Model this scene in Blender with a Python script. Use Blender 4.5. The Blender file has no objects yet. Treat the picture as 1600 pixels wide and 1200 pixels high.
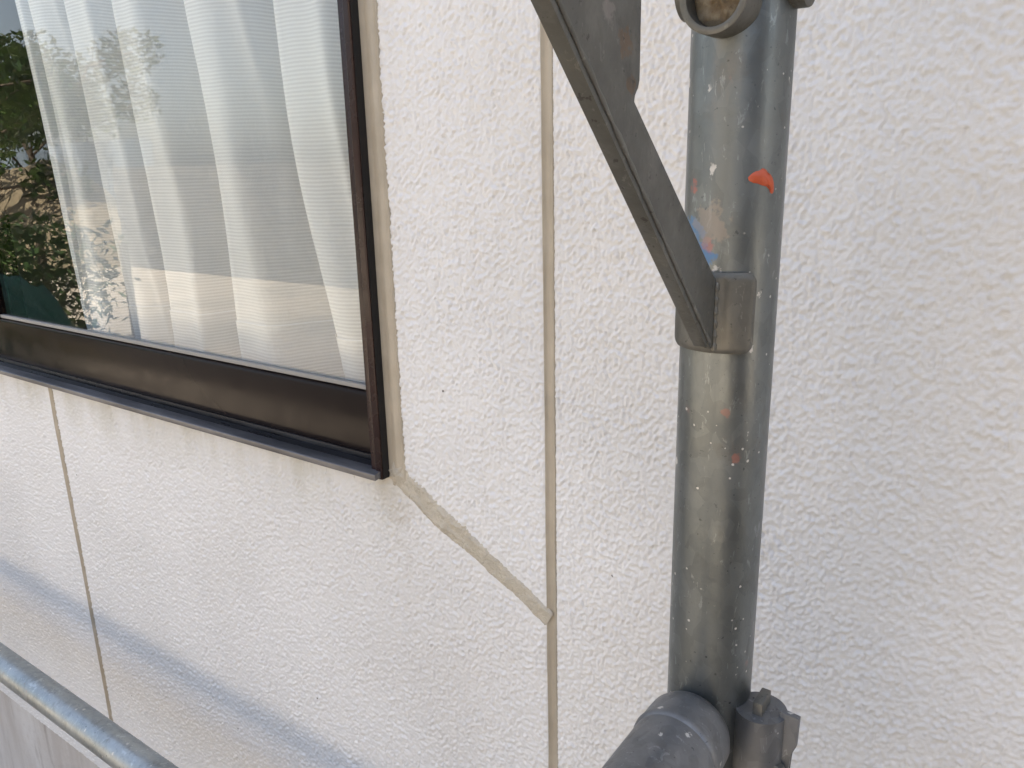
import bpy, bmesh, math, random
import numpy as np
from mathutils import Vector, Matrix

random.seed(7)
rng = np.random.default_rng(11)
S = bpy.context.scene
C = S.collection

# ------------------------------------------------------------------ camera, sky, sun, exposure
cam_d = bpy.data.cameras.new('camera')
cam_d.sensor_width = 36.0
cam_d.lens = 1234.0 / 1600.0 * 36.0
cam_d.clip_start = 0.01
cam_d.clip_end = 500.0
cam = bpy.data.objects.new('camera', cam_d)
C.objects.link(cam)
right = Vector((0.817002, 0.576228, -0.021650))
down = Vector((0.136967, -0.230394, -0.963410))
fwd = Vector((-0.560132, 0.784142, -0.267157))
m = Matrix.Identity(4)
for i in range(3):
    m[i][0] = right[i]
    m[i][1] = -down[i]
    m[i][2] = -fwd[i]
m.translation = Vector((0, -0.54, 0))
cam.matrix_world = m
S.camera = cam

SUN_EL, SUN_AZ = math.radians(66), math.radians(20)      # azimuth measured from +Y (behind the house) towards +X
w = bpy.data.worlds.new('World')
S.world = w
w.use_nodes = True
wn, wl = w.node_tree.nodes, w.node_tree.links
wn.clear()
sky = wn.new('ShaderNodeTexSky')
sky.sky_type = 'NISHITA'
sky.sun_disc = False
sky.sun_elevation = SUN_EL
sky.sun_rotation = SUN_AZ
sky.dust_density = 3.0
sky.air_density = 1.0
sky.ozone_density = 0.6
bg = wn.new('ShaderNodeBackground')
bg.inputs[1].default_value = 0.11
wo = wn.new('ShaderNodeOutputWorld')
bw_ = wn.new('ShaderNodeRGBToBW')            # sky mixed partly with its own grey to make its light less blue
mxs = wn.new('ShaderNodeMix')
mxs.data_type = 'RGBA'
mxs.inputs[0].default_value = .42
wl.new(sky.outputs[0], bw_.inputs[0])
wl.new(sky.outputs[0], mxs.inputs[6])
wl.new(bw_.outputs[0], mxs.inputs[7])
wl.new(mxs.outputs[2], bg.inputs[0])
wl.new(bg.outputs[0], wo.inputs[0])

sd = bpy.data.lights.new('sun', 'SUN')
sd.energy = 5.0
sd.angle = math.radians(0.53)
sd.color = (1.0, 0.91, 0.80)
sun = bpy.data.objects.new('sun', sd)
C.objects.link(sun)
sv = Vector((math.sin(SUN_AZ) * math.cos(SUN_EL), math.cos(SUN_AZ) * math.cos(SUN_EL), math.sin(SUN_EL)))
sun.rotation_euler = sv.to_track_quat('Z', 'Y').to_euler()
sun.location = (2, 6, 9)

S.view_settings.view_transform = 'Standard'
S.view_settings.look = 'None'
S.view_settings.gamma = 1.0
S.view_settings.use_curve_mapping = False
S.view_settings.exposure = 2.22
S.cycles.use_denoising = True
S.cycles.max_bounces = 10
S.cycles.transparent_max_bounces = 16
S.cycles.diffuse_bounces = 6
S.cycles.sample_clamp_indirect = 6.0
S.cycles.caustics_reflective = False
S.cycles.caustics_refractive = False

# ------------------------------------------------------------------ node helper
class NT:
    def __init__(self, name, color=(.5, .5, .5), rough=.6, metal=0.0, spec=.5):
        self.m = bpy.data.materials.new(name)
        self.m.use_nodes = True
        self.n = self.m.node_tree.nodes
        self.l = self.m.node_tree.links
        self.b = self.n['Principled BSDF']
        self.out = self.n['Material Output']
        self.b.inputs['Base Color'].default_value = (*color, 1)
        self.b.inputs['Roughness'].default_value = rough
        self.b.inputs['Metallic'].default_value = metal
        self.b.inputs['Specular IOR Level'].default_value = spec
        self._c = None

    def link(self, a, b):
        self.l.new(a, b)

    def coord(self, scale=(1, 1, 1)):
        if self._c is None:
            self._c = self.n.new('ShaderNodeNewGeometry').outputs['Position']
        if scale == (1, 1, 1):
            return self._c
        mp = self.n.new('ShaderNodeMapping')
        mp.inputs['Scale'].default_value = scale
        self.link(self._c, mp.inputs[0])
        return mp.outputs[0]

    def noise(self, scale, detail=4, rough=.55, stretch=(1, 1, 1), dist=0):
        t = self.n.new('ShaderNodeTexNoise')
        t.inputs['Scale'].default_value = scale
        t.inputs['Detail'].default_value = detail
        t.inputs['Roughness'].default_value = rough
        t.inputs['Distortion'].default_value = dist
        self.link(self.coord(stretch), t.inputs['Vector'])
        return t.outputs['Fac']

    def voro(self, scale, feature='F1', stretch=(1, 1, 1)):
        t = self.n.new('ShaderNodeTexVoronoi')
        t.feature = feature
        t.inputs['Scale'].default_value = scale
        self.link(self.coord(stretch), t.inputs['Vector'])
        return t.outputs

    def ramp(self, fac, a, b, ca=0.0, cb=1.0):
        t = self.n.new('ShaderNodeMapRange')
        t.inputs['From Min'].default_value = a
        t.inputs['From Max'].default_value = b
        t.inputs['To Min'].default_value = ca
        t.inputs['To Max'].default_value = cb
        t.interpolation_type = 'SMOOTHSTEP'
        self.link(fac, t.inputs['Value'])
        return t.outputs[0]

    def math(self, op, a, b=None, c=None):
        t = self.n.new('ShaderNodeMath')
        t.operation = op
        for i, v in enumerate((a, b, c)):
            if v is None:
                continue
            if isinstance(v, (int, float)):
                t.inputs[i].default_value = v
            else:
                self.link(v, t.inputs[i])
        return t.outputs[0]

    def mix(self, fac, a, b):
        t = self.n.new('ShaderNodeMix')
        t.data_type = 'RGBA'
        for i, v in ((0, fac), (6, a), (7, b)):
            if isinstance(v, (int, float)):
                t.inputs[i].default_value = v
            elif isinstance(v, tuple):
                t.inputs[i].default_value = (*v, 1)
            else:
                self.link(v, t.inputs[i])
        return t.outputs[2]

    def xyz(self):
        s = self.n.new('ShaderNodeSeparateXYZ')
        self.link(self.coord(), s.inputs[0])
        return s.outputs

    def blob(self, p, r, wob=.4, wscale=60):
        """1 inside an uneven patch round the point p, 0 outside"""
        d = self.n.new('ShaderNodeVectorMath')
        d.operation = 'DISTANCE'
        self.link(self.coord(), d.inputs[0])
        d.inputs[1].default_value = p
        nz = self.noise(wscale, 4, .6)
        v = self.math('ADD', d.outputs['Value'], self.math('MULTIPLY', self.math('SUBTRACT', nz, .5), r * wob * 4))
        return self.ramp(v, r * .75, r * 1.1, 1, 0)

    def color(self, c):
        self.link(c, self.b.inputs['Base Color'])

    def rough(self, r):
        self.link(r, self.b.inputs['Roughness'])

    def bump(self, h, dist=.001, strength=1.0):
        t = self.n.new('ShaderNodeBump')
        t.inputs['Distance'].default_value = dist
        t.inputs['Strength'].default_value = strength
        self.link(h, t.inputs['Height'])
        self.link(t.outputs[0], self.b.inputs['Normal'])


M = {}

# wall paint
t = NT('wall_paint', (.72, .72, .71), .5, 0, .45)
x, y, z = t.xyz()
base = t.mix(t.ramp(t.noise(3.5, 3), .35, .65), (.755, .758, .752), (.70, .70, .69))
under = t.math('MULTIPLY', t.ramp(z, -.40, -.305, 0, 1), t.ramp(z, -.2975, -.2965, 1, 0))
under = t.math('MULTIPLY', under, t.ramp(x, -.56, -.50, 1, 0))
dirt = t.math('MULTIPLY', under, t.ramp(t.noise(14, 5, .6, (1, 1, .22)), .38, .66))
base = t.mix(t.math('MULTIPLY', dirt, .55), base, (.47, .45, .36))
runs = t.math('MULTIPLY', under, t.ramp(t.noise(90, 3, .6, (1, 1, .10)), .66, .74))
base = t.mix(t.math('MULTIPLY', runs, .45), base, (.22, .25, .15))
corner = t.blob((-.535, 0, -.325), .030, .5, 70)
base = t.mix(t.math('MULTIPLY', corner, .22), base, (.46, .40, .31))
streak = t.math('MULTIPLY', t.ramp(t.math('ABSOLUTE', t.math('ADD', x, .527)), .0, .035, 1, 0), t.ramp(z, -.60, -.33, 0, 1))
base = t.mix(t.math('MULTIPLY', t.math('MULTIPLY', streak, t.ramp(t.noise(60, 4), .45, .7)), .40), base, (.50, .48, .44))
v = t.voro(16)
spk = t.ramp(v['Distance'], .014, .024, 1, 0)
base = t.mix(t.math('MULTIPLY', spk, .85), base, (.10, .09, .08))
t.color(base)
t.rough(t.ramp(t.noise(120, 3), .3, .7, .36, .58))
t.bump(t.noise(430, 4, .65), .0006, .7)
M['wall'] = t.m

# sealant (beige caulking)
t = NT('sealant', (.34, .29, .22), .38, 0, .5)
t.color(t.mix(t.ramp(t.noise(28, 5), .3, .7), (.45, .40, .315), (.38, .335, .26)))
t.rough(t.ramp(t.noise(70, 3), .35, .7, .28, .5))
t.bump(t.math('ADD', t.noise(900, 2, .5, (1, 1, .03)), t.noise(120, 3)), .0004, .5)
M['sealant'] = t.m

t = NT('sealant_smear', (.34, .29, .22), .3, 0, .6)
t.color(t.mix(t.ramp(t.noise(45, 5, .6), .35, .65), (.53, .485, .395), (.45, .41, .33)))
t.rough(t.ramp(t.noise(90, 3), .35, .7, .2, .45))
t.bump(t.math('ADD', t.noise(170, 4, .6, (1, 1, 1), 1.0), t.math('MULTIPLY', t.noise(45, 2), 1.2)), .0024, .9)
M['smear'] = t.m

# galvanised steel
def galv(name, ca, cb, rough=(.32, .52), blue=False, specks=True, metal=.75, drips=1.0):
    t = NT(name, ca, .4, metal, .5)
    big = t.ramp(t.noise(14, 5, .6, (1, 1, .45)), .32, .68)
    c = t.mix(big, ca, cb)
    c = t.mix(t.math('MULTIPLY', t.ramp(t.noise(140, 3, .6), .5, .75), .35), c, tuple(k * .62 for k in ca))
    c = t.mix(t.math('MULTIPLY', t.ramp(t.noise(50, 5, .65, (1, 1, .3)), .58, .72), .35 * drips), c, (.20, .185, .165))
    sg = t.voro(150, 'F1', (1, 1, .6))              # zinc spangle
    c = t.mix(t.math('MULTIPLY', t.ramp(sg['Color'], .2, .8), .16), c, tuple(min(1, k * 1.7) for k in ca))
    sc = t.ramp(t.noise(70, 4, .6, (1, 1, .12), 1.2), .60, .68)
    c = t.mix(t.math('MULTIPLY', sc, .30), c, tuple(min(1, k * 1.9) for k in cb))
    s2 = t.ramp(t.noise(210, 5, .7, (1, 1, .35), .6), .60, .66)     # short scratches and scuffs
    c = t.mix(t.math('MULTIPLY', s2, .38), c, tuple(min(1, k * 2.1) for k in ca))
    pt_ = t.ramp(t.noise(330, 3, .6), .66, .72)                     # dark pits
    c = t.mix(t.math('MULTIPLY', pt_, .6), c, tuple(k * .3 for k in ca))
    gr = t.ramp(t.noise(33, 6, .72), .55, .72)
    c = t.mix(t.math('MULTIPLY', gr, .40), c, (.13, .12, .10))
    mt = t.math('MULTIPLY', t.ramp(t.noise(24, 4), .3, .7), .2)
    mt = t.math('ADD', mt, metal - .1)
    if specks:
        nz = t.noise(30, 2)
        sp = t.voro(170)
        rv = t.math('MULTIPLY', t.noise(210, 3, .7), .30)
        k = t.math('MULTIPLY', t.ramp(t.math('ADD', sp['Distance'], t.math('SUBTRACT', .13, rv)), .06, .11, 1, 0), t.ramp(nz, .53, .59))
        sq = t.voro(70, 'F1', (1, 1, .7))
        kq = t.math('MULTIPLY', t.ramp(t.math('ADD', sq['Distance'], t.math('SUBTRACT', .12, t.math('MULTIPLY', t.noise(330, 3, .7), .32))), .05, .10, 1, 0), t.ramp(t.noise(26, 2, .5, (1, 1.1, .9)), .52, .56))
        k = t.math('MAXIMUM', k, kq)
        c = t.mix(t.math('MULTIPLY', k, .8), c, (.62, .60, .55))
        sp2 = t.voro(95, 'F1', (1.1, .9, 1.05))
        k2 = t.math('MULTIPLY', t.ramp(sp2['Distance'], .06, .10, 1, 0), t.ramp(t.noise(20, 2), .56, .6))
        c = t.mix(t.math('MULTIPLY', k2, .8), c, (.03, .03, .03))
        sp3 = t.voro(75, 'F1', (1, 1, .55))
        k3 = t.math('MULTIPLY', t.ramp(t.math('ADD', sp3['Distance'], t.math('MULTIPLY', t.noise(260, 3), .3)), .22, .34, 1, 0), t.ramp(t.noise(17, 3), .57, .62))
        c = t.mix(t.math('MULTIPLY', k3, .3), c, (.33, .10, .06))
        k = t.math('MAXIMUM', k, k3)
        mt = t.math('MULTIPLY', mt, t.math('SUBTRACT', 1, k))
    if blue:
        for p, r, col, am in (((-.1530, -.1630, -.0465), .0085, (.06, .18, .36), .85),
                              ((-.1580, -.1605, -.0345), .0080, (.07, .19, .36), .8),
                              ((-.1480, -.164, -.040), .0040, (.40, .15, .13), .5),
                              ((-.1590, -.163, -.012), .004, (.40, .10, .07), .6),
                              ((-.1480, -.166, -.030), .010, (.30, .25, .20), .5),
                              ((-.1350, -.163, -.125), .0025, (.35, .13, .08), .4),
                              ((-.1290, -.160, -.150), .0035, (.38, .12, .07), .5)):
            k = t.blob(p, r, .55, 240)
            c = t.mix(t.math('MULTIPLY', k, am), c, col)
            mt = t.math('MULTIPLY', mt, t.math('SUBTRACT', 1, t.math('MULTIPLY', k, am)))
    t.color(c)
    t.link(mt, t.b.inputs['Metallic'])
    t.rough(t.ramp(t.noise(40, 5, .6, (1, 1, .5)), .3, .7, rough[0], rough[1]))
    t.bump(t.math('ADD', t.noise(60, 4), t.math('MULTIPLY', t.noise(500, 2), .25)), .0010, .35)
    return t.m

M['galv_post'] = galv('galvanised_post', (.165, .180, .180), (.112, .122, .120), (.30, .46), True, True, .70)
M['galv_pipe'] = galv('galvanised_pipe', (.27, .295, .30), (.37, .395, .40), (.32, .48), False, True, .8)
M['galv_transom'] = galv('galvanised_transom', (.20, .205, .21), (.14, .145, .15), (.40, .60), False, True, .6)
M['galv_dark'] = galv('galvanised_bracket', (.16, .157, .14), (.12, .118, .106), (.42, .6), False, False, .55)
M['galv_saddle'] = galv('galvanised_saddle', (.145, .14, .122), (.09, .088, .075), (.42, .6), False, False, .55)

t = NT('bracket_rust', (.135, .132, .115), .5, .5)
c = t.mix(t.ramp(t.noise(16, 5, .6), .32, .68), (.150, .148, .130), (.108, .106, .094))
rs = t.blob((-.140, -.266, .040), .0055, .7, 160)
rs = t.math('MAXIMUM', rs, t.blob((-.140, -.262, .027), .0045, .7, 160))
c = t.mix(t.math('MULTIPLY', rs, .55), c, (.17, .10, .05))
lg = t.blob((-.140, -.280, .050), .005, .6, 200)
c = t.mix(t.math('MULTIPLY', lg, .6), c, (.26, .24, .22))
s2 = t.ramp(t.noise(190, 5, .7, (1, 1.4, .5), .6), .60, .66)
c = t.mix(t.math('MULTIPLY', s2, .35), c, (.27, .26, .23))
pt_ = t.ramp(t.noise(260, 3, .6), .64, .70)
c = t.mix(t.math('MULTIPLY', pt_, .6), c, (.04, .035, .03))
dk = t.ramp(t.noise(55, 5, .65), .57, .72)
c = t.mix(t.math('MULTIPLY', dk, .5), c, (.06, .058, .05))
lt = t.ramp(t.noise(38, 5, .65, (1, 1.6, 1)), .58, .75)
c = t.mix(t.math('MULTIPLY', lt, .35), c, (.22, .21, .19))
t.color(c)
t.rough(t.ramp(t.noise(60, 4), .3, .7, .4, .62))
t.bump(t.math('ADD', t.noise(70, 4), t.math('MULTIPLY', t.noise(400, 2), .3)), .0012, .4)
M['bracket'] = t.m

t = NT('cup_filling', (.19, .165, .115), .85)
t.color(t.mix(t.ramp(t.noise(130, 5), .35, .65), (.22, .19, .135), (.13, .095, .055)))
t.bump(t.noise(160, 5), .003, .8)
M['filling'] = t.m

t = NT('orange_paint', (.48, .085, .03), .4)
t.bump(t.noise(300, 3), .001, .5)
M['orange'] = t.m

# bronze anodised aluminium
t = NT('bronze_aluminium', (.045, .030, .026), .3, .05, .22)
t.color(t.mix(t.ramp(t.noise(30, 4, .6, (1, 1, .3)), .35, .7), (.026, .012, .011), (.018, .011, .010)))
t.rough(t.ramp(t.noise(40, 4), .3, .7, .20, .34))
t.bump(t.noise(1400, 2, .5, (1, 1, .02)), .0002, .3)
M['bronze'] = t.m
t = NT('black_aluminium', (.022, .022, .026), .3, .6, .5)
t.color(t.mix(t.ramp(t.noise(60, 4, .6, (.2, 1, 1)), .4, .7), (.030, .030, .033), (.05, .05, .055)))
t.rough(t.ramp(t.noise(60, 4, .6, (.2, 1, 1)), .3, .7, .24, .45))
M['sill'] = t.m
t = NT('sky_lit_lip', (.10, .10, .11), .42, .55, .5)  # lip colour lightened to stand in for sky light on its top
t.color(t.mix(t.ramp(t.noise(50, 5, .65, (.15, 1, 1)), .35, .7), (.10, .10, .105), (.20, .20, .21)))
M['lip'] = t.m
t = NT('rail_aluminium', (.012, .008, .0075), .20, .0, .10)
t.rough(t.ramp(t.noise(30, 4), .3, .7, .13, .22))
M['rail'] = t.m
t = NT('matt_black', (.008, .007, .007), .7)
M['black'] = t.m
t = NT('glazing_gasket', (.28, .275, .26), .6)
M['gasket'] = t.m

# glass
t = NT('window_glass')
t.n.remove(t.b)
lw = t.n.new('ShaderNodeLayerWeight')
lw.inputs[0].default_value = .5
f5 = t.math('POWER', lw.outputs['Facing'], 5)
fr = t.math('ADD', .042, t.math('MULTIPLY', f5, .95))
tr = t.n.new('ShaderNodeBsdfTransparent')
tr.inputs[0].default_value = (.965, .98, .97, 1)
gl = t.n.new('ShaderNodeBsdfGlossy')
gl.inputs['Roughness'].default_value = .0
mx = t.n.new('ShaderNodeMixShader')
t.link(fr, mx.inputs[0]); t.link(tr.outputs[0], mx.inputs[1]); t.link(gl.outputs[0], mx.inputs[2])
t.link(mx.outputs[0], t.out.inputs[0])
M['glass'] = t.m

# sheer curtain
def sheer(name, op, col):
    t = NT(name)
    t.n.remove(t.b)
    x, y, z = t.xyz()
    zz = t.math('ADD', z, t.math('MULTIPLY', t.noise(9, 2), .006))
    wv = t.math('SINE', t.math('MULTIPLY', zz, 2 * math.pi / .0042))
    uv = t.n.new('ShaderNodeUVMap')
    suv = t.n.new('ShaderNodeSeparateXYZ')
    t.link(uv.outputs[0], suv.inputs[0])
    wu = t.math('SINE', t.math('MULTIPLY', suv.outputs[0], 2 * math.pi / .0021))
    wv = t.math('ADD', t.math('MULTIPLY', wv, .75), t.math('MULTIPLY', wu, .25))
    alpha = t.ramp(wv, -1, 1, op - .05, op + .05)
    lw = t.n.new('ShaderNodeLayerWeight')          # threads close up when the cloth is seen edge on
    lw.inputs[0].default_value = .5
    alpha = t.math('MINIMUM', t.math('ADD', alpha, t.math('MULTIPLY', lw.outputs['Facing'], .28)), .985)
    c = t.mix(t.ramp(wv, -1, 1), tuple(k * .90 for k in col), col)
    df = t.n.new('ShaderNodeBsdfDiffuse'); t.link(c, df.inputs[0])
    tl = t.n.new('ShaderNodeBsdfTranslucent'); t.link(c, tl.inputs[0])
    m1 = t.n.new('ShaderNodeMixShader'); m1.inputs[0].default_value = .15
    t.link(df.outputs[0], m1.inputs[1]); t.link(tl.outputs[0], m1.inputs[2])
    tr = t.n.new('ShaderNodeBsdfTransparent')
    m2 = t.n.new('ShaderNodeMixShader')
    t.link(alpha, m2.inputs[0]); t.link(tr.outputs[0], m2.inputs[1]); t.link(m1.outputs[0], m2.inputs[2])
    t.link(m2.outputs[0], t.out.inputs[0])
    bp = t.n.new('ShaderNodeBump'); bp.inputs['Distance'].default_value = .006; bp.inputs['Strength'].default_value = .6
    t.link(t.math('ADD', t.noise(26, 4, .6, (1, 1, .5)), t.math('MULTIPLY', wv, .02)), bp.inputs['Height'])
    t.link(bp.outputs[0], df.inputs['Normal'])
    return t.m

M['curtain'] = sheer('sheer_curtain', .78, (.95, .945, .94))
M['hem'] = sheer('sheer_hem', .75, (.92, .92, .92))

# concrete
t = NT('foundation_concrete', (.36, .34, .31), .85)
st = t.ramp(t.noise(9, 5, .65, (1, 1, .18)), .35, .7)
c = t.mix(st, (.62, .61, .59), (.46, .43, .40))
c = t.mix(t.math('MULTIPLY', t.ramp(t.noise(20, 5, .7, (1, 1, .16)), .56, .74), .5), c, (.20, .165, .14))
c = t.mix(t.math('MULTIPLY', t.ramp(t.noise(60, 5), .5, .7), .3), c, (.48, .45, .41))
t.color(c)
t.bump(t.noise(90, 6, .65), .003, .5)
M['concrete'] = t.m
t = NT('block_concrete', (.30, .29, .27), .9)
t.color(t.mix(t.ramp(t.noise(5, 5), .35, .65), (.22, .21, .20), (.15, .148, .14)))
t.bump(t.noise(60, 5), .004, .5)
M['block'] = t.m
t = NT('mortar', (.13, .125, .12), .95)
M['mortar'] = t.m

t = NT('ground_earth', (.30, .25, .19), .95)
c = t.mix(t.ramp(t.noise(.7, 6, .6), .35, .65), (.46, .395, .315), (.37, .325, .26))
c = t.mix(t.math('MULTIPLY', t.ramp(t.noise(40, 4), .5, .7), .5), c, (.42, .39, .34))
t.color(c)
t.bump(t.noise(25, 6, .7), .03, .6)
M['ground'] = t.m
t = NT('dry_grass', (.38, .29, .15), .95)
t.color(t.mix(t.ramp(t.noise(6, 5), .35, .65), (.24, .19, .12), (.16, .13, .08)))
M['dry'] = t.m
t = NT('leaf', (.06, .11, .03), .5)
t.color(t.mix(t.ramp(t.noise(2.2, 3), .35, .65), (.035, .07, .02), (.10, .17, .04)))
M['leaf'] = t.m
t = NT('bright_leaf', (.16, .24, .05), .5)
t.color(t.mix(t.ramp(t.noise(6, 3), .35, .65), (.10, .18, .04), (.26, .32, .08)))
M['leaf2'] = t.m
t = NT('bark', (.10, .075, .05), .9)
t.bump(t.noise(30, 5, .6, (1, 1, .2)), .01, .6)
M['bark'] = t.m
t = NT('green_sheet', (.008, .07, .042), .6)
t.bump(t.noise(7, 5, .6), .05, .8)
M['tarp'] = t.m
t = NT('blue_grey_sheet', (.20, .25, .30), .45)
t.color(t.mix(t.ramp(t.noise(2, 4, .6, (1, 1, .3)), .4, .6), (.22, .27, .32), (.15, .19, .23)))
M['bluegrey'] = t.m
t = NT('roof_tile', (.10, .10, .11), .6)
M['roof'] = t.m
t = NT('render_cream', (.62, .56, .47), .8)
M['cream'] = t.m
t = NT('room_wall', (.34, .32, .29), .8)
M['room'] = t.m
t = NT('room_floor', (.20, .13, .075), .5)
M['floor'] = t.m
t = NT('wood', (.30, .19, .10), .5)
t.color(t.mix(t.ramp(t.noise(12, 4, .6, (1, 1, .1)), .4, .6), (.26, .16, .085), (.19, .11, .055)))
M['wood'] = t.m

# ------------------------------------------------------------------ object helpers
def link(o, parent=None):
    C.objects.link(o)
    if parent is not None:
        o.parent = parent
    return o

def tag(o, label=None, cat=None, group=None, kind=None):
    if label: o['label'] = label
    if cat: o['category'] = cat
    if group: o['group'] = group
    if kind: o['kind'] = kind
    return o

def empty(name, loc, label, cat, group=None):
    o = bpy.data.objects.new(name, None)
    o.empty_display_size = .05
    o.location = loc
    link(o)
    return tag(o, label, cat, group)

def mesh_obj(name, verts, faces, mat, parent=None, smooth=False):
    """vertices are given in world space"""
    me = bpy.data.meshes.new(name)
    off = Vector((0, 0, 0)) if parent is None else world_loc(parent)
    me.from_pydata([tuple(Vector(v) - off) for v in verts], [], faces)
    me.materials.append(mat)
    if smooth:
        me.polygons.foreach_set('use_smooth', [True] * len(me.polygons))
    me.validate()
    me.update()
    return link(bpy.data.objects.new(name, me), parent)

def world_loc(o):
    v = Vector((0, 0, 0))
    while o is not None:
        v = v + o.location
        o = o.parent
    return v

def from_bm(name, bm, mat, parent=None, smooth=False, auto=None):
    off = Vector((0, 0, 0)) if parent is None else world_loc(parent)
    bmesh.ops.translate(bm, verts=bm.verts, vec=-off)
    bmesh.ops.recalc_face_normals(bm, faces=bm.faces)
    me = bpy.data.meshes.new(name)
    bm.to_mesh(me)
    bm.free()
    me.materials.append(mat)
    if smooth:
        me.polygons.foreach_set('use_smooth', [True] * len(me.polygons))
        if auto:
            me.set_sharp_from_angle(angle=math.radians(auto))
    return link(bpy.data.objects.new(name, me), parent)

def add_box(bm, lo, hi, bevel=0.0, seg=2):
    r = bmesh.ops.create_cube(bm, size=1.0)
    vs = r['verts']
    lo, hi = Vector(lo), Vector(hi)
    for v in vs:
        v.co = Vector([(lo[i] + hi[i]) / 2 + v.co[i] * (hi[i] - lo[i]) for i in range(3)])
    if bevel > 0:
        es = list({e for v in vs for e in v.link_edges})
        bmesh.ops.bevel(bm, geom=es, offset=bevel, segments=seg, profile=.6, affect='EDGES')

def box(name, lo, hi, mat, parent=None, bevel=0.0, smooth=False):
    bm = bmesh.new()
    add_box(bm, lo, hi, bevel)
    return from_bm(name, bm, mat, parent, smooth or bevel > 0, 40)

def add_tube(bm, a, b, r, n=48, ri=None, rings=1):
    """a straight tube; with ri it is hollow and open"""
    a, b = Vector(a), Vector(b)
    d = (b - a).normalized()
    u = d.orthogonal().normalized()
    v = d.cross(u)
    def ring(p, rr):
        return [bm.verts.new(p + (u * math.cos(2 * math.pi * k / n) + v * math.sin(2 * math.pi * k / n)) * rr) for k in range(n)]
    rr = [ring(a.lerp(b, i / rings), r) for i in range(rings + 1)]
    for i in range(rings):
        for k in range(n):
            bm.faces.new((rr[i][k], rr[i][(k + 1) % n], rr[i + 1][(k + 1) % n], rr[i + 1][k]))
    if ri is None:
        bm.faces.new(rr[0][::-1])
        bm.faces.new(rr[-1])
    else:
        ii = [ring(a, ri), ring(b, ri)]
        for k in range(n):
            k2 = (k + 1) % n
            bm.faces.new((ii[0][k2], ii[0][k], ii[1][k], ii[1][k2]))
            bm.faces.new((rr[0][k2], rr[0][k], ii[0][k], ii[0][k2]))
            bm.faces.new((rr[-1][k], rr[-1][k2], ii[1][k2], ii[1][k]))

def tube(name, a, b, r, mat, parent=None, n=64, ri=None):
    bm = bmesh.new()
    add_tube(bm, a, b, r, n, ri)
    return from_bm(name, bm, mat, parent, True, 40)

def prism(name, poly, axis, a, b, mat, parent=None, bevel=0.0):
    """extrude a 2-D outline along axis (0 = x: outline is (y, z); 1 = y: (x, z); 2 = z: (x, y)) from a to b"""
    bm = bmesh.new()
    def P(p, h):
        return {0: (h, p[0], p[1]), 1: (p[0], h, p[1]), 2: (p[0], p[1], h)}[axis]
    A = [bm.verts.new(P(p, a)) for p in poly]
    B = [bm.verts.new(P(p, b)) for p in poly]
    n = len(poly)
    bm.faces.new(A); bm.faces.new(B[::-1])
    for i in range(n):
        bm.faces.new((A[i], A[(i + 1) % n], B[(i + 1) % n], B[i]))
    if bevel > 0:
        bmesh.ops.bevel(bm, geom=list(bm.edges), offset=bevel, segments=2, profile=.6, affect='EDGES')
    return from_bm(name, bm, mat, parent, bevel > 0, 40)

def dup(o, loc, label=None):
    r = o.copy(); C.objects.link(r); r.location = loc
    if label: r['label'] = label
    for ch in list(o.children):
        c = ch.copy(); C.objects.link(c); c.parent = r
        for g in list(ch.children):
            d = g.copy(); C.objects.link(d); d.parent = c
    return r

# ------------------------------------------------------------------ relief of the wall finish
NT_SIZE, CELL = 2048, .0011
fx = np.fft.fftfreq(NT_SIZE, CELL)[:, None]
fz = np.fft.rfftfreq(NT_SIZE, CELL)[None, :]

def band(lo, hi, ax=1.0, az=1.0, shear=0.0):
    """periodic gaussian noise with wavelengths between lo and hi metres"""
    g = np.fft.rfft2(rng.standard_normal((NT_SIZE, NT_SIZE)))
    f = np.sqrt((fx * ax + fz * shear) ** 2 + (fz * az) ** 2)
    flt = np.exp(-(f * lo) ** 2) * (1 - np.exp(-(f * hi) ** 2))
    r = np.fft.irfft2(g * flt, s=(NT_SIZE, NT_SIZE))
    return r / r.std()

n1 = band(.0050, .0100, .9, 1.15, .30)
n2 = band(.0032, .0055, .95, 1.15, .2)
n3 = band(.0022, .0034)
n5 = band(.010, .020)
n4 = band(.030, .08)
bil = np.minimum(np.abs(n1), 1.8) ** .75
bil2 = np.minimum(np.abs(n2), 1.8) ** .8
amp = np.clip(.85 + .25 * n4, .4, 1.4)
RELIEF = (.44 * np.tanh(1.1 * n1) * amp + .42 * np.tanh(1.1 * n2) + .19 * n3 + .24 * np.sqrt(np.abs(n2)) + .15 * n5) * .00150

def relief(x, z):
    u = (x + 5) / CELL
    v = (z + 5) / CELL
    iu, iv = np.floor(u).astype(int), np.floor(v).astype(int)
    fu, fv = u - iu, v - iv
    g = lambda a, b: RELIEF[a % NT_SIZE, b % NT_SIZE]
    return ((g(iu, iv) * (1 - fu) + g(iu + 1, iv) * fu) * (1 - fv) + (g(iu, iv + 1) * (1 - fu) + g(iu + 1, iv + 1) * fu) * fv)

WB = -1.0535           # bottom edge of the cladding
WX, WZ = -.5215, -.2990   # corner of the window opening in the cladding
CRACK_A, CRACK_B = (-.530, -.305), (-.349, -.404)

def axis_steps(a, b, fine_a, fine_b, step_fn, coarse):
    out = [a]
    while out[-1] < b - 1e-6:
        p = out[-1]
        s = step_fn(p) if fine_a <= p <= fine_b else coarse
        if p < fine_a and p + s > fine_a: s = fine_a - p + 1e-6
        out.append(min(p + s, b))
    if out[-1] - out[-2] < 2e-4:
        out.pop(-2)
    return np.array(out)

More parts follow.
